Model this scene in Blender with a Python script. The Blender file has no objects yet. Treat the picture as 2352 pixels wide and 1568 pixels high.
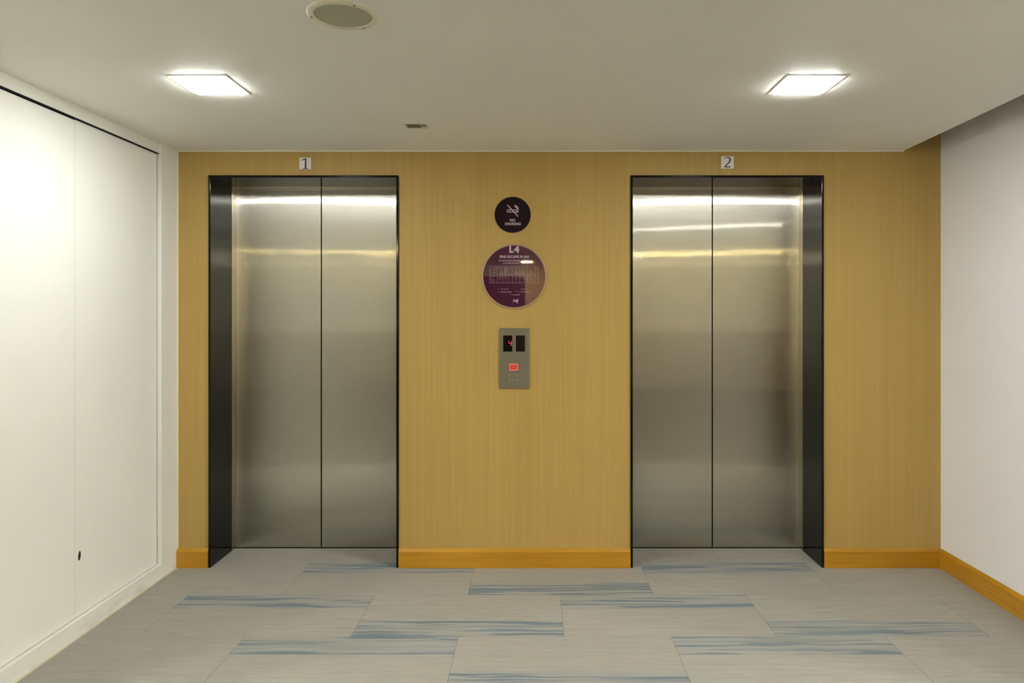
import bpy, bmesh, math, random
from mathutils import Vector, Matrix
PI = math.pi
sc = bpy.context.scene
C = sc.collection
F = 1647.0            # focal length in photograph pixels
VX, VY = 1227.0, 720.0
EYE = 1.516
WY = 4.29             # plane of the lift wall
CZ = 2.49             # ceiling height
def wx(px, Y=WY): return (px - VX) * Y / F
def wz(py, Y=WY): return EYE - (py - VY) * Y / F

# ------------------------------------------------------------------ materials
def new_mat(name):
    m = bpy.data.materials.new(name); m.use_nodes = True
    nt = m.node_tree; b = nt.nodes['Principled BSDF']
    return m, nt, b
def plain(name, col, rough=.5, metal=0, spec=.5, coat=0):
    m, nt, b = new_mat(name)
    b.inputs['Base Color'].default_value = (*col, 1)
    b.inputs['Roughness'].default_value = rough
    b.inputs['Metallic'].default_value = metal
    b.inputs['Specular IOR Level'].default_value = spec
    b.inputs['Coat Weight'].default_value = coat
    b.inputs['Coat Roughness'].default_value = .015
    return m
def glow(name, base, col, s):
    m = emit(name, col, s); m.node_tree.nodes['Principled BSDF'].inputs['Base Color'].default_value = (*base, 1); return m
def emit(name, col, s):
    m, nt, b = new_mat(name)
    b.inputs['Base Color'].default_value = (*col, 1)
    b.inputs['Emission Color'].default_value = (*col, 1)
    b.inputs['Emission Strength'].default_value = s
    return m
class G:
    """tiny node-graph helper"""
    def __init__(s, nt):
        s.nt = nt; s.tc = nt.nodes.new('ShaderNodeNewGeometry')
        s.sp = nt.nodes.new('ShaderNodeSeparateXYZ'); nt.links.new(s.tc.outputs['Position'], s.sp.inputs[0])
        s.X, s.Y, s.Z = s.sp.outputs
    def m(s, op, a, b=None, c=None):
        n = s.nt.nodes.new('ShaderNodeMath'); n.operation = op
        for i, v in enumerate((a, b, c)):
            if v is None: continue
            if isinstance(v, (int, float)): n.inputs[i].default_value = v
            else: s.nt.links.new(v, n.inputs[i])
        return n.outputs[0]
    def vec(s, x, y, z):
        n = s.nt.nodes.new('ShaderNodeCombineXYZ')
        for i, v in enumerate((x, y, z)):
            if isinstance(v, (int, float)): n.inputs[i].default_value = v
            else: s.nt.links.new(v, n.inputs[i])
        return n.outputs[0]
    def noise(s, v, scale=1, detail=2, rough=.5):
        n = s.nt.nodes.new('ShaderNodeTexNoise'); s.nt.links.new(v, n.inputs['Vector'])
        n.inputs['Scale'].default_value = scale; n.inputs['Detail'].default_value = detail
        n.inputs['Roughness'].default_value = rough
        return n.outputs[0]
    def white(s, v):
        n = s.nt.nodes.new('ShaderNodeTexWhiteNoise'); s.nt.links.new(v, n.inputs['Vector'])
        return n.outputs[0]
    def ramp(s, f, a, b, lo=0., hi=1.):
        n = s.nt.nodes.new('ShaderNodeMapRange'); n.interpolation_type = 'SMOOTHSTEP'
        s.nt.links.new(f, n.inputs[0])
        n.inputs[1].default_value = a; n.inputs[2].default_value = b
        n.inputs[3].default_value = lo; n.inputs[4].default_value = hi
        return n.outputs[0]
    def mix(s, f, a, b):
        n = s.nt.nodes.new('ShaderNodeMix'); n.data_type = 'RGBA'
        for i, v in ((0, f), (6, a), (7, b)):
            if isinstance(v, (int, float)): n.inputs[i].default_value = v
            elif isinstance(v, tuple): n.inputs[i].default_value = (*v, 1)
            else: s.nt.links.new(v, n.inputs[i])
        return n.outputs[2]
    def bump(s, h, strength, dist, b):
        n = s.nt.nodes.new('ShaderNodeBump'); n.inputs['Strength'].default_value = strength
        n.inputs['Distance'].default_value = dist
        s.nt.links.new(h, n.inputs['Height']); s.nt.links.new(n.outputs[0], b.inputs['Normal'])
    def col(s, o, b): s.nt.links.new(o, b.inputs['Base Color'])

def paint(name, col, dirt=False):
    m, nt, b = new_mat(name); g = G(nt)
    p = g.vec(g.X, g.Y, g.Z)
    n = g.noise(p, 1.3, 3)
    c = g.mix(g.ramp(n, .3, .7), tuple(v * .975 for v in col), col)
    if dirt:
        d = g.m('MULTIPLY', g.ramp(g.noise(g.vec(g.X, g.m('MULTIPLY', g.Y, 5), g.m('MULTIPLY', g.Z, 12)), 1, 4), .52, .75),
                g.ramp(g.Z, .0, .07, 1, 0))
        c = g.mix(g.m('MULTIPLY', d, .5), c, (.42, .36, .24))
    g.col(c, b); b.inputs['Roughness'].default_value = .55
    b.inputs['Specular IOR Level'].default_value = .3
    g.bump(g.noise(p, 220, 2), .08, .001, b)
    return m

M = {}
M['paint_left'] = paint('satin_white_paint', (.81, .825, .78), True)
M['leaf'] = paint('white_lacquer', (.84, .855, .81))
M['paint_right'] = paint('matt_white_paint', (.81, .82, .855))
M['ceiling'] = paint('ceiling_paint', (.90, .90, .835))
M['bead'] = plain('cream_bead', (.80, .76, .62), .5)
M['sealant'] = plain('sealant', (.66, .60, .44), .5)
M['far'] = paint('far_wall_paint', (.80, .78, .68))
M['far_dark'] = plain('dark_reflection_board', (.035, .022, .012), .5)  # near-black, for unseen boards added to darken reflections
M['far_wood'] = plain('pale_oak_panel', (.60, .44, .24), .5)
M['far_blue'] = plain('pale_blue_board', (.40, .55, .72), .5)
M['far_floor'] = plain('dark_stone_floor', (.028, .025, .02), .45)
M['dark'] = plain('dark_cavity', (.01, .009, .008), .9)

def wallpaper():
    m, nt, b = new_mat('woodgrain_wallpaper'); g = G(nt)
    x = g.m('ADD', g.X, g.m('MULTIPLY', g.Y, 1.0))
    fine = g.noise(g.vec(g.m('MULTIPLY', x, 330), 0., g.m('MULTIPLY', g.Z, 2.5)), 1, 2)
    mid = g.noise(g.vec(g.m('MULTIPLY', x, 60), 3., g.m('MULTIPLY', g.Z, .6)), 1, 3)
    wide = g.noise(g.vec(g.m('MULTIPLY', x, 7), 9., g.m('MULTIPLY', g.Z, .25)), 1, 2)
    v = g.m('ADD', g.m('ADD', g.m('MULTIPLY', fine, .30), g.m('MULTIPLY', mid, .40)), g.m('MULTIPLY', wide, .30))
    c = g.mix(g.ramp(v, .32, .68), (.425, .282, .082), (.485, .333, .108))
    g.col(c, b); b.inputs['Roughness'].default_value = .5
    b.inputs['Specular IOR Level'].default_value = .3
    g.bump(fine, .1, .001, b)
    return m
M['wallpaper'] = wallpaper()

def wood():
    m, nt, b = new_mat('honey_wood'); g = G(nt)
    l = g.m('ADD', g.X, g.Y)
    n = g.noise(g.vec(g.m('MULTIPLY', l, 2.2), 0., g.m('MULTIPLY', g.Z, 55)), 1, 4)
    n2 = g.noise(g.vec(g.m('MULTIPLY', l, 1.1), 5., g.m('MULTIPLY', g.Z, 4)), 1, 2)
    v = g.m('ADD', g.m('MULTIPLY', n, .5), g.m('MULTIPLY', n2, .5))
    g.col(g.mix(g.ramp(v, .33, .67), (.40, .19, .008), (.53, .275, .018)), b)
    b.inputs['Roughness'].default_value = .32
    return m
M['wood'] = wood()

def steel(name, col, rough, aniso, wav=1.):
    m, nt, b = new_mat(name); g = G(nt)
    b.inputs['Metallic'].default_value = 1
    b.inputs['Anisotropic'].default_value = aniso
    t = nt.nodes.new('ShaderNodeTangent'); t.direction_type = 'RADIAL'; t.axis = 'Z'
    nt.links.new(t.outputs[0], b.inputs['Tangent'])
    br = g.noise(g.vec(g.m('MULTIPLY', g.X, 700), g.m('MULTIPLY', g.Y, 700), g.m('MULTIPLY', g.Z, 3)), 1, 2)
    g.col(g.mix(g.ramp(br, .3, .7), tuple(v * .97 for v in col), col), b)
    b.inputs['Roughness'].default_value = rough
    if wav:      # upright brush grooves: each groove leans a little left or right
        def gr(k):
            return g.white(g.vec(g.m('FLOOR', g.m('MULTIPLY', g.X, 9000.)), g.m('FLOOR', g.m('MULTIPLY', g.Z, 2000.)), k))
        sl = g.m('MULTIPLY', g.m('SUBTRACT', g.m('ADD', g.m('ADD', gr(1.), gr(2.)), gr(3.)), 1.5), wav)
        va = nt.nodes.new('ShaderNodeVectorMath'); va.operation = 'ADD'
        nt.links.new(g.tc.outputs['Normal'], va.inputs[0]); nt.links.new(g.vec(sl, 0., 0.), va.inputs[1])
        vn = nt.nodes.new('ShaderNodeVectorMath'); vn.operation = 'NORMALIZE'
        nt.links.new(va.outputs[0], vn.inputs[0]); nt.links.new(vn.outputs[0], b.inputs['Normal'])
        # second, softer lobe of the brushed finish
        b2 = nt.nodes.new('ShaderNodeBsdfPrincipled'); b2.inputs['Metallic'].default_value = 1
        b2.inputs['Base Color'].default_value = (*col, 1); b2.inputs['Roughness'].default_value = .22
        nt.links.new(vn.outputs[0], b2.inputs['Normal'])
        mx = nt.nodes.new('ShaderNodeMixShader'); mx.inputs[0].default_value = .64
        nt.links.new(b.outputs[0], mx.inputs[1]); nt.links.new(b2.outputs[0], mx.inputs[2])
        nt.links.new(mx.outputs[0], nt.nodes['Material Output'].inputs[0])
    return m
M['steel'] = steel('brushed_steel', (.55, .54, .475), .05, 0., .42)
M['steel_plain'] = steel('steel_trim', (.55, .50, .40), .25, .5, 0)
M['plate'] = plain('satin_steel_plate', (.215, .20, .15), .42, .5)

def granite():
    m, nt, b = new_mat('polished_black_granite'); g = G(nt)
    n = g.noise(g.vec(g.X, g.Y, g.Z), 260, 3)
    g.col(g.mix(g.ramp(n, .55, .75), (.002, .002, .0025), (.007, .007, .007)), b)
    b.inputs['Roughness'].default_value = .09
    b.inputs['IOR'].default_value = 1.5
    b.inputs['Specular IOR Level'].default_value = .27
    return m
M['granite'] = granite()

def carpet():
    m, nt, b = new_mat('carpet_tiles'); g = G(nt)
    RO = 2.865
    r = g.m('DIVIDE', g.m('SUBTRACT', g.Y, RO), .5)
    row = g.m('FLOOR', r)                              # 0: 2.865-3.365, 1: 3.365-3.865 ...
    v = g.m('SUBTRACT', r, row)                        # 0 near edge .. 1 far edge
    par = g.m('ABSOLUTE', g.m('MODULO', row, 2.))
    u0 = g.m('ADD', g.m('ADD', g.X, 1.357), g.m('MULTIPLY', par, .503))
    tile = g.m('FLOOR', u0); u = g.m('SUBTRACT', u0, tile)
    tp = g.m('ABSOLUTE', g.m('MODULO', tile, 2.))      # even -> band on the far edge
    hsh = g.white(g.vec(tile, row, 1.7))
    # band distance from its tile edge, in metres
    far = g.m('MULTIPLY', g.m('SUBTRACT', 1., v), .5); near = g.m('MULTIPLY', v, .5)
    d = g.m('ADD', g.m('MULTIPLY', far, g.m('SUBTRACT', 1., tp)), g.m('MULTIPLY', near, tp))
    edge = g.ramp(d, .165, .182, 1, 0)
    # only the middle of the lobby carries banded tiles
    lim = g.m('ADD', 3., par)
    inm = g.m('MULTIPLY', g.m('GREATER_THAN', tile, -.5), g.m('LESS_THAN', tile, g.m('SUBTRACT', lim, .5)))
    inm = g.m('MULTIPLY', inm, g.m('LESS_THAN', row, 2.5))
    inm = g.m('MULTIPLY', inm, edge)
    off = g.m('MULTIPLY', hsh, 37.)
    wob = g.m('MULTIPLY', g.m('SUBTRACT', g.noise(g.vec(g.m('MULTIPLY', g.X, 3.5), off, g.m('MULTIPLY', g.Y, 3)), 1, 1), .5), .045)
    ys = g.m('ADD', g.Y, wob)
    s1 = g.noise(g.vec(g.m('MULTIPLY', g.X, 1.6), g.m('MULTIPLY', ys, 42), off), 1, 1.5, .6)
    s2 = g.noise(g.vec(g.m('MULTIPLY', g.X, 1.1), g.m('MULTIPLY', ys, 19), g.m('ADD', off, 11.)), 1, 1)
    strand = g.ramp(s1, .475, .54)
    patch = g.ramp(s2, .30, .60, .25, 1.)
    blue = g.m('MULTIPLY', g.m('MULTIPLY', strand, patch), inm)
    fine = g.noise(g.vec(g.m('MULTIPLY', g.X, 9), g.m('MULTIPLY', g.Y, 190), 2.), 1, 3, .65)
    fin2 = g.noise(g.vec(g.m('MULTIPLY', g.X, 3), g.m('MULTIPLY', g.Y, 45), 8.), 1, 2, .6)
    base = g.mix(g.ramp(g.m('ADD', g.m('MULTIPLY', fine, .6), g.m('MULTIPLY', fin2, .4)), .32, .68), (.295, .285, .250), (.365, .355, .318))
    base = g.mix(g.m('MULTIPLY', hsh, .16), base, (.25, .24, .215))
    # a cool tint lies between the strands of a band
    base = g.mix(g.m('MULTIPLY', inm, .35), base, (.25, .285, .295))
    c = g.mix(g.m('MULTIPLY', blue, .88), base, (.105, .155, .195))
    # joints between tiles
    ju = g.m('MINIMUM', u, g.m('SUBTRACT', 1., u))
    jv = g.m('MULTIPLY', g.m('MINIMUM', v, g.m('SUBTRACT', 1., v)), .5)
    jm = g.m('MAXIMUM', g.ramp(ju, .0006, .0024, 1, 0), g.m('MULTIPLY', g.ramp(jv, .0006, .0024, 1, 0), .35))
    c = g.mix(g.m('MULTIPLY', jm, .6), c, (.12, .11, .095))
    g.col(c, b); b.inputs['Roughness'].default_value = .85
    b.inputs['Specular IOR Level'].default_value = .15
    b.inputs['Sheen Weight'].default_value = .15
    g.bump(fine, .25, .002, b)
    return m
M['carpet'] = carpet()
M['lamp'] = emit('led_diffuser', (1., 1., .965), 33)
M['lamp_far'] = emit('led_diffuser_corridor', (1., .97, .90), 22)
M['lamp_fill'] = emit('fill_diffuser', (1., .985, .945), 160)  # for the unseen fill lamps added to brighten the lobby
M['lamp_warm'] = emit('warm_diffuser', (1., .80, .36), 60)
M['trim_white'] = plain('white_enamel', (.72, .70, .63), .4)
M['rim_cream'] = plain('cream_plastic', (.74, .72, .57), .4)
M['screw'] = plain('screw_head', (.10, .09, .06), .4, .6)
M['plum'] = plain('plum_print', (.060, .009, .034), .02, 0, .5, 1.)
M['plum_dark'] = plain('dark_plum_print', (.009, .0015, .007), .35, 0, .22)
M['acrylic'] = plain('purple_tinged_acrylic_edge', (.40, .26, .15), .2, 0, .5)
M['print'] = plain('pale_lilac_print', (.55, .42, .50), .5)
M['print_dim'] = plain('dim_lilac_print', (.30, .19, .24), .5)
M['plaque'] = plain('white_plaque', (.78, .77, .74), .4)
M['purple'] = plain('purple_ink', (.045, .004, .04), .4)
M['purple_faint'] = plain('faint_purple_ink', (.42, .33, .42), .4)
M['screen'] = plain('black_display_glass', (.002, .002, .002), .12)
M['led'] = glow('red_led', (.05, .005, .005), (1., .015, .10), .42)
M['led_off'] = plain('unlit_led', (.022, .006, .006), .3)
M['button_lit'] = glow('red_lit_rim', (.1, .04, .03), (1., .20, .15), .24)
M['button_glow'] = glow('red_button_face', (.08, .02, .01), (1., .05, .02), .11)
M['button'] = plain('button_face', (.20, .19, .13), .4, .4)
M['button_rim'] = plain('button_rim', (.42, .40, .31), .3, .6)
M['lock'] = plain('lock_metal', (.10, .09, .06), .35, .8)
M['slot'] = plain('sensor_window', (.13, .11, .05), .4)

def grille():
    m, nt, b = new_mat('perforated_grille'); g = G(nt)
    a = g.m('MULTIPLY', g.X, 2 * PI / .0034); c = g.m('MULTIPLY', g.Y, 2 * PI / .0034)
    h = g.m('MULTIPLY', g.m('SINE', a), g.m('SINE', c))
    g.col(g.mix(g.ramp(h, .1, .5), (.52, .52, .37), (.24, .24, .16)), b)
    b.inputs['Roughness'].default_value = .6
    return m
M['grille'] = grille()

# ------------------------------------------------------------------ geometry helpers
def bx(bm, x0, x1, y0, y1, z0, z1, bev=0):
    r = bmesh.ops.create_cube(bm, size=1)
    for v in r['verts']:
        v.co = Vector(((x0 + x1) / 2 + v.co.x * (x1 - x0), (y0 + y1) / 2 + v.co.y * (y1 - y0), (z0 + z1) / 2 + v.co.z * (z1 - z0)))
    if bev:
        es = list({e for v in r['verts'] for e in v.link_edges})
        bmesh.ops.bevel(bm, geom=es, offset=bev, segments=2, affect='EDGES', profile=.5)
    return bm
def box(*a): return bx(bmesh.new(), *a)
def prism(bm, pts, y0, y1):
    """x,z outline given thickness between y0 (front) and y1"""
    a = [bm.verts.new((x, y0, z)) for x, z in pts]; b = [bm.verts.new((x, y1, z)) for x, z in pts]
    bm.faces.new(a); bm.faces.new(b[::-1]); n = len(pts)
    for i in range(n): bm.faces.new((a[i], b[i], b[(i + 1) % n], a[(i + 1) % n]))
    return bm
def hprism(bm, pts, z0, z1):
    a = [bm.verts.new((x, y, z0)) for x, y in pts]; b = [bm.verts.new((x, y, z1)) for x, y in pts]
    bm.faces.new(a); bm.faces.new(b[::-1]); n = len(pts)
    for i in range(n): bm.faces.new((a[i], b[i], b[(i + 1) % n], a[(i + 1) % n]))
    return bm
def ribbon(bm, pts, w, y0, y1):
    """stroke through pts with width(s) w"""
    n = len(pts)
    if isinstance(w, (int, float)): w = [w] * n
    L, R = [], []
    for i in range(n):
        p = Vector(pts[i]); q = Vector(pts[min(i + 1, n - 1)]); o = Vector(pts[max(i - 1, 0)])
        d = (q - o).normalized(); nn = Vector((-d.y, d.x)) * w[i] / 2
        L.append(tuple(p + nn)); R.append(tuple(p - nn))
    for i in range(n - 1): prism(bm, [L[i], L[i + 1], R[i + 1], R[i]], y0, y1)
    return bm
def lathe(bm, prof, c, axis, seg=72, closed=False):
    """prof: list of (radius, along). axis 'y' or 'z'"""
    rings = []
    for r, h in prof:
        ring = []
        for k in range(seg):
            a = 2 * PI * k / seg
            if axis == 'y': ring.append(bm.verts.new((c[0] + r * math.cos(a), c[1] + h, c[2] + r * math.sin(a))))
            else: ring.append(bm.verts.new((c[0] + r * math.cos(a), c[1] + r * math.sin(a), c[2] + h)))
        rings.append(ring)
    m = len(rings)
    for i in range(m if closed else m - 1):
        a, b = rings[i], rings[(i + 1) % m]
        for k in range(seg): bm.faces.new((a[k], a[(k + 1) % seg], b[(k + 1) % seg], b[k]))
    if not closed:
        bm.faces.new(rings[0]); bm.faces.new(rings[-1])
    return bm
def link(name, bm, mat, root=None, smooth=False, par=None):
    bmesh.ops.recalc_face_normals(bm, faces=bm.faces)
    if root is not None: bmesh.ops.translate(bm, verts=bm.verts, vec=-Vector(root.location))
    me = bpy.data.meshes.new(name); bm.to_mesh(me); bm.free()
    if smooth: me.polygons.foreach_set('use_smooth', [True] * len(me.polygons)); me.set_sharp_from_angle(angle=math.radians(35))
    me.materials.append(M[mat])
    o = bpy.data.objects.new(name, me); C.objects.link(o)
    if par is not None: o.parent = par
    elif root is not None: o.parent = root
    return o
def thing(name, label, cat, loc, group=None):
    o = bpy.data.objects.new(name, None); C.objects.link(o)
    o.location = loc; o.empty_display_size = .1
    o['label'] = label; o['category'] = cat
    if group: o['group'] = group
    return o
def struct(name, bm, mat, label=None):
    o = link(name, bm, mat); o['kind'] = 'structure'
    if label: o['label'] = label
    return o
def lettering(name, s, cx, cz, w, h, yf, mat, root, bold=.0, thick=.0006, par=None):
    cu = bpy.data.curves.new('t', 'FONT'); cu.body = s; cu.size = 1; cu.offset = bold; cu.resolution_u = 3
    o = bpy.data.objects.new('t', cu); C.objects.link(o)
    bpy.context.view_layer.update()
    me = bpy.data.meshes.new_from_object(o)
    bpy.data.objects.remove(o); bpy.data.curves.remove(cu)
    xs = [v.co.x for v in me.vertices]; ys = [v.co.y for v in me.vertices]
    x0, x1, y0, y1 = min(xs), max(xs), min(ys), max(ys)
    for v in me.vertices:
        v.co = Vector((cx + ((v.co.x - x0) / (x1 - x0) - .5) * w, yf, cz + ((v.co.y - y0) / (y1 - y0) - .5) * h))
    bm = bmesh.new(); bm.from_mesh(me); bpy.data.meshes.remove(me)
    r = bmesh.ops.extrude_face_region(bm, geom=bm.faces[:])
    bmesh.ops.translate(bm, verts=[e for e in r['geom'] if isinstance(e, bmesh.types.BMVert)], vec=(0, thick, 0))
    return link(name, bm, mat, root, par=par)

# ------------------------------------------------------------------ the setting
LX, RX = -2.133, 2.432
AL = 2.45                        # where the side walls of the lift lobby end
BX0, BX1, BY = -6.2, 6.2, -5.6   # the wider corridor behind the camera
struct('floor', box(BX0, BX1, 2.05, 4.72, -.1, 0), 'carpet')
struct('floor', box(BX0, BX1, BY, 2.0499, -.1, 0), 'far_floor')

# ceiling: stops short of the right wall, leaving a slot
bm = bmesh.new()
ex = lambda Y: 2.211 - (WY - Y) * .0322
hprism(bm, [(ex(WY), WY), (ex(AL), AL), (BX1, AL), (BX1, BY), (BX0, BY), (BX0, AL), (LX - .05, AL), (LX - .05, WY)], CZ, CZ + .11)
struct('ceiling', bm, 'ceiling')
struct('ceiling', box(ex(AL) - .2, RX, AL, WY, 2.92, 3.0), 'ceiling')

# lift wall with two openings
LIFTS = [(-1.945, -.810), (.5755, 1.729)]
HT = 2.3415
bm = bmesh.new()
T = .30
xs = [LX - .17, LIFTS[0][0], LIFTS[0][1], LIFTS[1][0], LIFTS[1][1], RX]
top = 2.92
pts_top = 2.92
def panel(x0, x1, z0, z1):
    bx(bm, x0, x1, WY, WY + T, z0, z1)
panel(xs[0], xs[1], 0, top); panel(xs[1], xs[2], HT, top); panel(xs[2], xs[3], 0, top)
panel(xs[3], xs[4], HT, top); panel(xs[4], xs[5], 0, top)
bmesh.ops.remove_doubles(bm, verts=bm.verts, dist=1e-5)
struct('wall_back', bm, 'wallpaper')

# left wall: recess for the cupboard doors
RY0, RY1, RZ0, RZ1 = 2.64, 4.104, .082, 2.433
bm = bmesh.new()
bx(bm, LX - .17, LX, RY1, WY, 0, CZ)
bx(bm, LX - .17, LX, AL, RY0, 0, CZ)
bx(bm, LX - .17, LX, RY0, RY1, 0, RZ0)
bx(bm, LX - .17, LX - .012, RY0, RY1, RZ1, CZ)
bx(bm, LX - .17, LX - .05, RY0, RY1, RZ0, RZ1)
struct('wall_left', bm, 'paint_left')
struct('gap_shade_lining', box(LX - .0499, LX - .0482, RY0, RY1, RZ0, RZ1), 'dark')  # dark sheet added behind the leaves so their gaps read as shaded
struct('soffit_shade_strip', box(LX - .045, LX - .0125, RY0, RY1, RZ1 - .003, RZ1), 'dark')  # dark strip standing in for the shadow line under the soffit
struct('wall_right', box(RX, RX + .15, AL, WY + T, 0, 3.0), 'paint_right')
# corridor walls behind the camera
struct('wall_left', box(BX0, LX - .17, AL, AL + .15, 0, CZ), 'far')
struct('wall_right', box(RX + .15, BX1, AL, AL + .15, 0, CZ), 'far')
struct('wall_front', box(BX0, BX1, BY - .15, BY, 0, CZ), 'far')
struct('dark_reflection_band', box(BX0, BX1, BY, BY + .02, 0, 1.15), 'far_dark')  # unseen dark band added to darken the lower lift door reflections
struct('dark_reflection_panel', box(-1.75, -.18, BY + .02, BY + .06, 0, 2.25), 'far_dark')  # unseen dark panel added so part of the round sign reflects dark
struct('trim_5', box(-.15, 2.6, BY + .02, BY + .05, 0, CZ), 'far_wood')
struct('blue_reflection_board', box(-5.6, -1.9, BY, BY + .03, 1.45, 1.95), 'far_blue')  # unseen board added to tint the lift door reflections blue
struct('wall_left', box(BX0 - .15, BX0, BY, AL, 0, CZ), 'far')
struct('wall_right', box(BX1, BX1 + .15, BY, AL, 0, CZ), 'far')

# trims
struct('trim_1', box(LX, ex(WY), WY - .006, WY, CZ - .007, CZ), 'bead')
bm = bmesh.new()
hprism(bm, [(LX, AL), (LX + .007, AL), (LX + .007, WY - .014), (LX, WY - .014)], 0, .005)
struct('trim_2', bm, 'sealant')
struct('trim_3', box(LX, LX + .005, WY - .005, WY, .115, CZ - .007), 'bead')

# baseboards with a chamfered top
BH = .1135
def base_profile(d=0.019): return [(0, 0), (d, 0), (d, BH - .0155), (d - .0015, BH - .0135), (.002, BH), (0, BH)]
def baseboard_back(x0, x1):
    bm = bmesh.new(); a = [bm.verts.new((x0, WY - t, z)) for t, z in base_profile()]
    b = [bm.verts.new((x1, WY - t, z)) for t, z in base_profile()]
    n = len(a); bm.faces.new(a); bm.faces.new(b[::-1])
    for i in range(n): bm.faces.new((a[i], b[i], b[(i + 1) % n], a[(i + 1) % n]))
    struct('baseboard_back', bm, 'wood')
baseboard_back(LX + .0005, LIFTS[0][0] - .001)
baseboard_back(LIFTS[0][1] + .001, LIFTS[1][0] - .001)
baseboard_back(LIFTS[1][1] + .001, RX - .0005)
bm = bmesh.new(); a = [bm.verts.new((RX - t, AL, z)) for t, z in base_profile()]
b = [bm.verts.new((RX - t, WY - .0195, z)) for t, z in base_profile()]
n = len(a); bm.faces.new(a); bm.faces.new(b[::-1])
for i in range(n): bm.faces.new((a[i], b[i], b[(i + 1) % n], a[(i + 1) % n]))
struct('baseboard_right', bm, 'wood')

# ------------------------------------------------------------------ cupboard doors in the left wall
PX = LX - .025
seam = 3.369
def cupboard_door(y0, y1, z1, label, lock):
    r = thing('cupboard_door', label, 'cupboard door', (PX, (y0 + y1) / 2, RZ0 + .003), 'flush white cupboard doors in the left wall')
    link('door_leaf', box(PX - .022, PX, y0, y1, RZ0 + .003, z1, .0008), 'leaf', r)
    if lock: link('gap_shade_strip', box(PX - .02, PX - .001, y1 + .0004, RY1 - .0002, RZ0 + .003, RZ1 - .003), 'dark', r)  # dark strip painting the shade in the gap at the leaf's end
    if lock:
        ly, lz = 3.401, .368
        bm = bmesh.new(); seg = 28
        def ov(a, b_, x): return [bm.verts.new((x, ly + a * math.cos(2 * PI * k / seg) + .12 * b_ * math.sin(2 * PI * k / seg), lz + b_ * math.sin(2 * PI * k / seg))) for k in range(seg)]
        rings = [ov(.0085, .0215, PX), ov(.0085, .0215, PX + .002), ov(.0055, .0175, PX + .002), ov(.0050, .0165, PX + .0004)]
        bm.faces.new(rings[0]); bm.faces.new(rings[-1])
        for i in range(3):
            for k in range(seg): bm.faces.new((rings[i][k], rings[i][(k + 1) % seg], rings[i + 1][(k + 1) % seg], rings[i + 1][k]))
        lk = link('lock', bm, 'lock', r, True); lk['label'] = 'small dark oval lock'
        link('keyhole', box(PX + .0005, PX + .0012, ly - .0012, ly + .0012, lz - .007, lz + .007), 'dark', r, par=lk)
    return r
cupboard_door(seam + .0012, RY1 - .005, RZ1 - .0055, 'flush white cupboard door with a small dark lock near its foot, nearest the lift wall', True)
cupboard_door(RY0 + .004, seam - .0012, RZ1 - .0085, 'flush white cupboard door without a lock, cut off by the left edge of the view', False)

# ------------------------------------------------------------------ the lifts
DY = 4.64
def sheet(x0, x1, y0, y1, z0, z1, seed):
    """door leaf whose face bows by a tenth of a millimetre, as sheet steel does"""
    bm = box(x0, x1, y0 + .0008, y1, z0, z1)
    nx, nz = 14, 40; e = .001
    f = lambda x, z: y0 + .00016 * math.sin(2 * PI * (x - x0) / .55 + seed * 3 + .6 * math.sin(z * 2)) * (.7 + .3 * math.sin(3.1 * z + seed)) + .00022 * math.sin(3.3 * z + seed * 5 + 3 * x)
    V = [[bm.verts.new((x0 + e + (x1 - x0 - 2 * e) * i / nx, f(x0 + (x1 - x0) * i / nx, z0 + (z1 - z0) * j / nz), z0 + e + (z1 - z0 - 2 * e) * j / nz)) for i in range(nx + 1)] for j in range(nz + 1)]
    for j in range(nz):
        for i in range(nx): bm.faces.new((V[j][i], V[j][i + 1], V[j + 1][i + 1], V[j + 1][i]))
    # turn the loose face sheet into a shallow tray so that it has edges
    ring = V[0] + [V[j][nx] for j in range(1, nz + 1)] + V[nz][-2::-1] + [V[j][0] for j in range(nz - 1, 0, -1)]
    back = [bm.verts.new((v.co.x + (-e if v.co.x < (x0 + x1) / 2 else e) * .8, y0 + .0009, v.co.z)) for v in ring]
    n = len(ring)
    for i in range(n): bm.faces.new((ring[i], back[i], back[(i + 1) % n], ring[(i + 1) % n]))
    return bm
def lift(x0, x1, label, num):
    ft = .013; xi0, xi1 = x0 + ft, x1 - ft; zi = HT - .0145; cx = (xi0 + xi1) / 2
    yf, yg = WY - .012, 4.585
    r = thing('elevator', label, 'elevator', (cx, DY, 0))
    e = .0004
    bm = bmesh.new()
    bx(bm, x0 + e, xi0, yf, yg, 0, zi, .0015)
    bx(bm, xi1, x1 - e, yf, yg, 0, zi, .0015)
    bx(bm, x0 + e, x1 - e, yf, yg, zi, HT - e, .0015)
    link('door_surround', bm, 'granite', r)['label'] = 'polished black stone surround'
    bm = bmesh.new()
    bx(bm, x0 + e, xi0 + .001, yg, DY - .002, 0, zi, .001)
    bx(bm, xi1 - .001, x1 - e, yg, DY - .002, 0, zi, .001)
    bx(bm, x0 + e, x1 - e, yg, DY - .002, zi - .001, HT - e, .001)
    link('inner_frame', bm, 'steel_plain', r)
    # strip of steel just inside the stone edge
    g = .0035
    for s in (-1, 1):
        a, b_ = (x0 - .01, cx - g) if s < 0 else (cx + g, x1 + .01)
        link('door_panel', sheet(a, b_, DY, DY + .035, .006, HT + .02, cx), 'steel', r, True)
    link('shaft_lining', box(x0 - .03, x1 + .03, DY + .06, DY + .075, 0, HT + .05), 'dark', r)
    link('door_sill', box(xi0, xi1, DY - .006, DY + .05, -.0, .0035), 'dark', r)
    return r
lift(*LIFTS[0], 'lift with brushed steel doors in black surround under the number 1, beside the white cupboard', 1)
lift(*LIFTS[1], 'lift with brushed steel doors in black surround under the number 2, nearer the right wall', 2)

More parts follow.
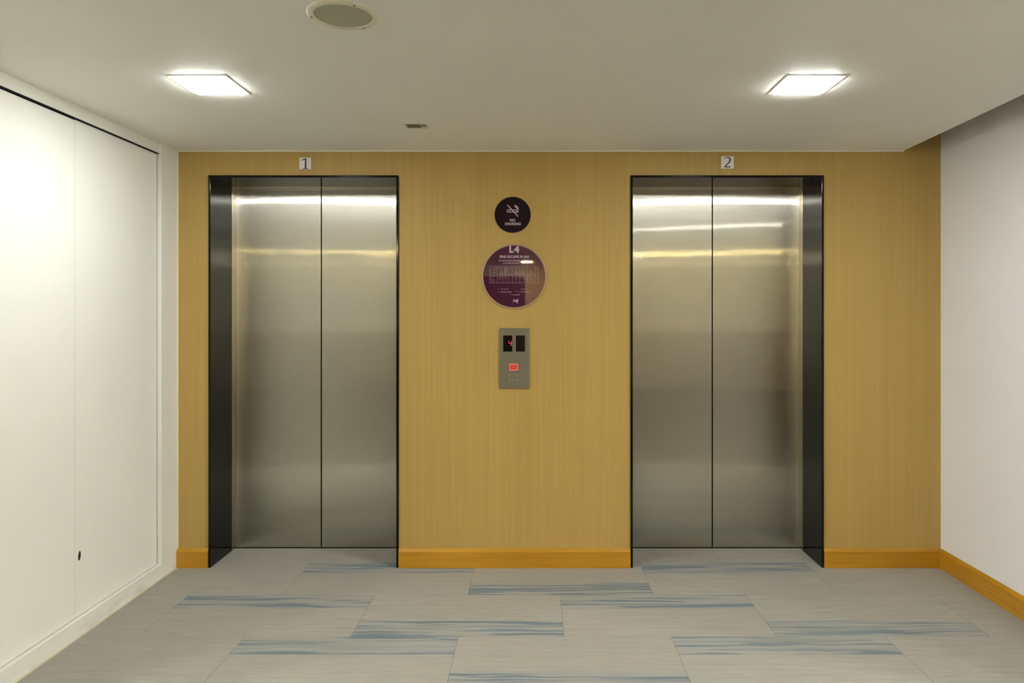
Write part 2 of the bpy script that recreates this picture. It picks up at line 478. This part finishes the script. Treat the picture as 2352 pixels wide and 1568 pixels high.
# ------------------------------------------------------------------ number plaques
def plaque(px0, px1, py0, py1, label, digit):
    x0, x1, z1, z0 = wx(px0), wx(px1), wz(py0), wz(py1)
    r = thing('number_plaque', label, 'sign', ((x0 + x1) / 2, WY, z0), 'number plaques above the lifts')
    yf = WY - .004
    link('plate', box(x0, x1, yf, WY, z0, z1, .0008), 'plaque', r)
    W = x1 - x0; H = z1 - z0
    P = lambda u, v: (x0 + u * W, z1 - v * H)
    bm = bmesh.new()
    if digit == 1:
        prism(bm, [P(.485, .13), P(.60, .06), P(.60, .93), P(.455, .93)], yf - .0008, yf)
        prism(bm, [P(.19, .20), P(.55, .06), P(.60, .06), P(.52, .155), P(.21, .26)], yf - .0008, yf)
        prism(bm, [P(.24, .945), P(.42, .915), P(.64, .915), P(.78, .945), P(.78, .97), P(.24, .97)], yf - .0008, yf)
    else:
        arc = [(.24, .27), (.30, .17), (.40, .105), (.52, .09), (.63, .13), (.70, .22), (.71, .33), (.65, .46), (.54, .60), (.42, .72), (.31, .83), (.26, .87)]
        wd = [.02, .05, .06, .065, .09, .12, .13, .115, .09, .08, .07, .06]
        ribbon(bm, [P(*p) for p in arc], [w * W for w in wd], yf - .0008, yf)
        prism(bm, [P(.215, .90), P(.27, .83), P(.76, .83), P(.78, .79), P(.745, .915), P(.215, .915)], yf - .0007, yf)
    link('digit', bm, 'purple', r)
    return r
plaque(688, 715, 362, 389, 'small white square plaque reading 1 above the lift beside the cupboard', 1)
plaque(1656, 1685, 359, 387, 'small white square plaque reading 2 above the lift nearer the right wall', 2)

# ------------------------------------------------------------------ round signs
YS = WY - .006
def px(p): return wx(p, YS)
def pz(p): return wz(p, YS)
mm = 1 / (F / YS)      # one photograph pixel on the sign plane

c = (px(1177.6), WY, pz(493))
r = thing('no_smoking_sign', 'small round dark plum NO SMOKING sign with crossed-out cigarette', 'sign', c)
R1 = 41.3 * mm
link('disc', lathe(bmesh.new(), [(R1, 0), (R1, -.005), (R1 - .001, -.006)], c, 'y', 96), 'plum_dark', r)
link('rim', lathe(bmesh.new(), [(R1, 0), (R1 + .0022, 0), (R1 + .0022, -.0045), (R1, -.0045)], c, 'y', 96, True), 'acrylic', r)
q = lambda x, y: (px(1090 + x / 13.067), pz(430 + y / 13.067))
y1, y0 = YS, YS - .0007
bm = bmesh.new()
w = 1.9 * mm
ribbon(bm, [q(980, 525), q(1312, 878)], 2.2 * mm, y0 - .0003, y1)                 # slash
ribbon(bm, [q(968, 678), q(1318, 678)], w, y0, y1); ribbon(bm, [q(968, 743), q(1318, 743)], w, y0, y1)
for xx in (980, 1050, 1252, 1283, 1310): ribbon(bm, [q(xx, 670), q(xx, 752)], w * (.85 if xx < 1200 else .6), y0, y1)
ribbon(bm, [q(1215, 535), q(1265, 570), q(1300, 600), q(1318, 655)], w * 1.0, y0, y1)
ribbon(bm, [q(1200, 565), q(1240, 610), q(1285, 640), q(1300, 665)], w * .8, y0, y1)
ribbon(bm, [q(1215, 535), q(1200, 565)], w * .6, y0, y1)
ribbon(bm, [q(1225, 560), q(1262, 590), q(1302, 640)], w * .5, y0, y1)
link('cigarette_pictogram', bm, 'print', r)
def letl(name, s, box_, mat, root, bold, Q):
    (xa, ya), (xb, yb) = Q(box_[0], box_[1]), Q(box_[2], box_[3])
    return lettering(name, s, (xa + xb) / 2, (ya + yb) / 2, xb - xa, ya - yb, y0, mat, root, bold)
letl('lettering', 'NO', (1060, 945, 1222, 1028), 'print', r, .03, q)
letl('lettering', 'SMOKING', (912, 1055, 1384, 1140), 'print', r, .03, q)

c = (px(1181), WY, pz(634.5))
r = thing('fire_escape_sign', 'large round plum fire escape plan headed L4, between the lifts', 'sign', c)
R2 = 71 * mm
link('disc', lathe(bmesh.new(), [(R2, 0), (R2, -.0055), (R2 - .0006, -.006)], c, 'y', 128), 'plum', r)
link('rim', lathe(bmesh.new(), [(R2, 0), (R2 + 4.2 * mm, 0), (R2 + 4.2 * mm, -.004), (R2 + 3.4 * mm, -.005), (R2, -.005)], c, 'y', 128, True), 'acrylic', r, True)
q = lambda x, y: (px(1090 + x / 8.711), pz(545 + y / 8.711))
letl('lettering', 'L', (697, 172, 783, 308), 'print', r, .05, q)
letl('lettering', '4', (785, 172, 897, 308), 'print', r, .05, q)
letl('lettering', 'FIRE ESCAPE PLAN', (500, 362, 1086, 414), 'print', r, .03, q)
random.seed(5)
bm = bmesh.new()
def words(xa, xb, y, h):       # lines of print too small to read
    x = xa
    while x < xb - 15:
        L = min(random.uniform(22, 70), xb - x)
        ribbon(bm, [q(x, y), q(x + L, y)], h / 8.711 * mm, y0 + .0003, y1); x += L + 12
words(484, 925, 465, 22); words(575, 905, 514, 22)
link('header_print', bm, 'print_dim', r); bm = bmesh.new()
words(525, 680, 1034, 14); words(920, 1070, 1034, 14)
words(515, 765, 1092, 17); words(920, 1120, 1088, 14); words(765, 925, 1148, 15)
for xx, yy in ((478, 1030), (478, 1090), (832, 1070), (876, 1090), (722, 1145)): ribbon(bm, [q(xx - 9, yy), q(xx + 9, yy)], 14 / 8.711 * mm, y0 + .0003, y1)
link('legend_print', bm, 'print_dim', r)
bm = bmesh.new()
t_ = .75 * mm
def ln(xa, ya, xb, yb, k=1): ribbon(bm, [q(xa, ya), q(xb, yb)], t_ * k, y0 + .0002, y1)
ln(300, 585, 1285, 585); ln(300, 910, 1285, 905); ln(303, 585, 303, 910); ln(1278, 585, 1283, 905)
ln(300, 765, 460, 765, 1.4); ln(480, 765, 1250, 765); ln(470, 730, 740, 730, .8); ln(770, 728, 1270, 728)
for xx in (398, 455, 600, 750, 905, 1050, 1205): ln(xx, 585, xx, 730)
for xx in (455, 565, 680, 755, 905, 1060, 1205): ln(xx, 765, xx, 908)
for xx in (530, 830, 975, 1130):                   # bathroom cores between pairs of rooms
    ln(xx, 600, xx, 660, .8); ln(xx, 655, xx - 26, 725, .8); ln(xx, 655, xx + 26, 725, .8); ln(xx - 26, 712, xx + 26, 712, 1.4)
for xx in (510, 620, 830, 985, 1130): ln(xx - 24, 770, xx, 840, .8); ln(xx + 24, 770, xx, 840, .8); ln(xx, 830, xx, 900, .7)
for yy in (650, 685, 715, 800, 840): ln(305, yy, 395, yy + random.uniform(-12, 12), .8)
for xx in (340, 365, 392): ln(xx, 840, xx, 905, .7)
ln(615, 620, 690, 620, .8); ln(615, 640, 690, 640, .8); ln(615, 620, 615, 715, .8); ln(640, 640, 640, 715, .8); ln(665, 640, 665, 715, .8)
ln(1205, 630, 1262, 630, 2); ln(860, 800, 1000, 800, .8); ln(1000, 770, 1000, 860, .8)
link('floor_plan', bm, 'print_dim', r)
bm = bmesh.new()               # little flourish at the foot of the sign
ribbon(bm, [q(775, 1232), q(800, 1262), q(845, 1290), q(868, 1322)], [1.2 * mm, 2 * mm, 2.6 * mm, .5 * mm], y0, y1)
ribbon(bm, [q(765, 1290), q(800, 1272), q(840, 1270), q(876, 1255), q(862, 1230), q(845, 1245)], [1.2 * mm, 2.4 * mm, 2.2 * mm, 1.8 * mm, 1.4 * mm, .8 * mm], y0, y1 - .0001)
ribbon(bm, [q(822, 1240), q(842, 1265), q(874, 1292)], [.7 * mm, 1.5 * mm, .6 * mm], y0 + .0001, y1)
link('emblem', bm, 'print', r)

# ------------------------------------------------------------------ call panel
YP = WY - .010
px = lambda p: wx(p, YP)
pz = lambda p: wz(p, YP)
mm = YP / F
r = thing('lift_call_panel', 'brushed steel lift call panel with two small displays and a red-lit button', 'call panel', (px(1180.5), WY, pz(891)))
link('faceplate', box(px(1146.5), px(1215), YP, WY, pz(891.3), pz(753.3), .0015), 'plate', r)
q = lambda x, y: (px(1120 + x / 9.8), pz(740 + y / 9.8))
def seg(bm, pts, w, y): ribbon(bm, [q(*p) for p in pts], w * mm, y - .0006, y)
for k, xa in enumerate((350, 637)):
    xb = xa + 205
    d = link('display', box(q(xa, 0)[0], q(xb, 0)[0], YP - .0012, YP + .001, q(0, 657)[1], q(0, 295)[1], .0004), 'screen', r)
    if k == 0: d['label'] = 'display showing a red 4'
    bm = bmesh.new(); yy = YP - .0012
    if k == 0:
        seg(bm, [(476, 415), (487, 470), (545, 470)], 1.5, yy); seg(bm, [(541, 415), (541, 470), (526, 530)], 1.5, yy - .0001)
    else: seg(bm, [(805, 430), (812, 475), (790, 490), (765, 530)], 1.2, yy)
    link('digit', bm, 'led' if k == 0 else 'led_off', r, par=d)
def button(xa, xb, ya, yb, lit):
    w = 17
    b_ = link('call_button', box(q(xa + w, 0)[0], q(xb - w, 0)[0], YP - .0022, YP + .001, q(0, yb - w)[1], q(0, ya + w)[1], .0006), 'button_glow' if lit else 'button', r)
    b_['label'] = 'red lit call button' if lit else 'unlit call button'
    bm = bmesh.new()
    for (u0, u1, v0, v1) in ((xa, xb, ya, ya + w), (xa, xb, yb - w, yb), (xa, xa + w, ya + w, yb - w), (xb - w, xb, ya + w, yb - w)):
        bx(bm, q(u0, 0)[0], q(u1, 0)[0], YP - .003, YP + .001, q(0, v1)[1], q(0, v0)[1])
    link('button_rim', bm, 'button_lit' if lit else 'button_rim', r, par=b_)
    cx = (xa + xb) / 2; cy = (ya + yb) / 2; s = -1 if lit else 1
    bm = bmesh.new()
    prism(bm, [q(cx - 22, cy - s * -2 - 2), q(cx, cy + s * 22), q(cx + 22, cy)], YP - .0028, YP - .0022)
    seg(bm, [(cx, cy), (cx, cy - s * 24)], 1.0, YP - .0022)
    link('arrow', bm, 'button_lit' if lit else 'button_rim', r, par=b_)
button(492, 682, 935, 1082, True)
button(487, 680, 1160, 1312, False)

# ------------------------------------------------------------------ ceiling fittings
def lamp(cx, cy, w, d, label, mat='lamp', group='square ceiling lights over the lifts'):
    r = thing('ceiling_light', label, 'ceiling light', (cx, cy, CZ), group)
    bm = bmesh.new(); t = .022; zt, zb = CZ, CZ - .0025
    X0, X1, Y0, Y1 = cx - w / 2, cx + w / 2, cy - d / 2, cy + d / 2
    bx(bm, X0 - t, X1 + t, Y1, Y1 + t, zb, zt); bx(bm, X0 - t, X1 + t, Y0 - t, Y0, zb, zt)
    bx(bm, X0 - t, X0, Y0, Y1, zb, zt); bx(bm, X1, X1 + t, Y0, Y1, zb, zt)
    link('trim_frame', bm, 'trim_white', r)
    link('diffuser', box(X0 + .0005, X1 - .0005, Y0 + .0005, Y1 - .0005, CZ - .009, CZ), mat, r)
    return r
lamp(-1.382, 3.058, .199, .214, 'glowing square ceiling light over the lift numbered 1, by the cupboard')
lamp(1.156, 3.058, .199, .214, 'glowing square ceiling light over the lift numbered 2, on the right')
for (x, y) in ((-5.2, .7), (5.3, .7), (5.3, -1.1), (-5.2, -1.1)):  # unseen fill lights, added only to brighten the lobby
    lamp(x, y, .3, .3, 'large square fill light added in the corridor, unseen, well to the side of the viewer', 'lamp_fill', 'added side fill lights')
for (x, y) in ((-2.9, 1.46), (2.6, 1.46)):
    lamp(x, y, .2, .2, 'square corridor ceiling light behind the viewer, mirrored as a pale line in the lift doors', 'lamp_far', 'corridor ceiling lights')
for (x, y) in ((-4.4, -2.18), (-2., -2.18), (1.9, -2.18), (3.9, -2.18), (-.14, -4.9)):
    lamp(x, y, .2, .2, 'warm square corridor ceiling light behind the viewer, mirrored as a yellow line', 'lamp_warm', 'warm corridor ceiling lights')

c = (-.623, 2.338, CZ)
r = thing('ceiling_speaker', 'round cream ceiling speaker with a perforated grille and screwed rim', 'speaker', c)
link('rim', lathe(bmesh.new(), [(.0935, 0), (.0935, -.004), (.0955, -.0075), (.110, -.0065), (.1145, -.003), (.1155, 0)], c, 'z', 96, True), 'rim_cream', r, True)
link('grille', lathe(bmesh.new(), [(.0935, 0), (.0935, -.003), (.06, -.0045), (.02, -.005)], c, 'z', 96), 'grille', r, True)
for a in (180, -56, 63):
    a = math.radians(a); cc = (c[0] + .1035 * math.cos(a), c[1] + .1035 * math.sin(a), CZ - .0068)
    bm = lathe(bmesh.new(), [(.0032, 0), (.0032, -.0012), (.0022, -.0019)], cc, 'z', 20)
    link('screw', bm, 'screw', r, True)

r = thing('ceiling_sensor', 'small square ceiling sensor with a dark window, near the lift wall', 'sensor', (-.612, 3.71, CZ))
link('housing', box(-.672, -.552, 3.655, 3.765, CZ - .004, CZ, .0015), 'trim_white', r)
link('window', box(-.657, -.587, 3.677, 3.742, CZ - .0052, CZ - .002, .0005), 'slot', r)
bm = lathe(bmesh.new(), [(.009, 0), (.013, 0), (.013, -.003), (.009, -.003)], (-.569, 3.70, CZ - .004), 'z', 32, True)
link('indicator_ring', bm, 'slot', r, True)

# ------------------------------------------------------------------ world, camera, view
w = bpy.data.worlds.new('world'); sc.world = w; w.use_nodes = True
w.node_tree.nodes['Background'].inputs[0].default_value = (.9, .92, 1, 1)
w.node_tree.nodes['Background'].inputs[1].default_value = 0.0
cam = bpy.data.cameras.new('camera'); co = bpy.data.objects.new('camera', cam); C.objects.link(co)
co.location = (0, 0, EYE); co.rotation_euler = (PI / 2, 0, 0)
cam.sensor_width = 36; cam.lens = 36 * F / 2352
cam.shift_x = -(VX - 1176) / 2352; cam.shift_y = -(784 - VY) / 2352
sc.camera = co
vs = sc.view_settings
vs.view_transform = 'Standard'; vs.look = 'None'; vs.gamma = 1; vs.use_curve_mapping = False
vs.exposure = 1.95
sc.cycles.max_bounces = 10; sc.cycles.diffuse_bounces = 6
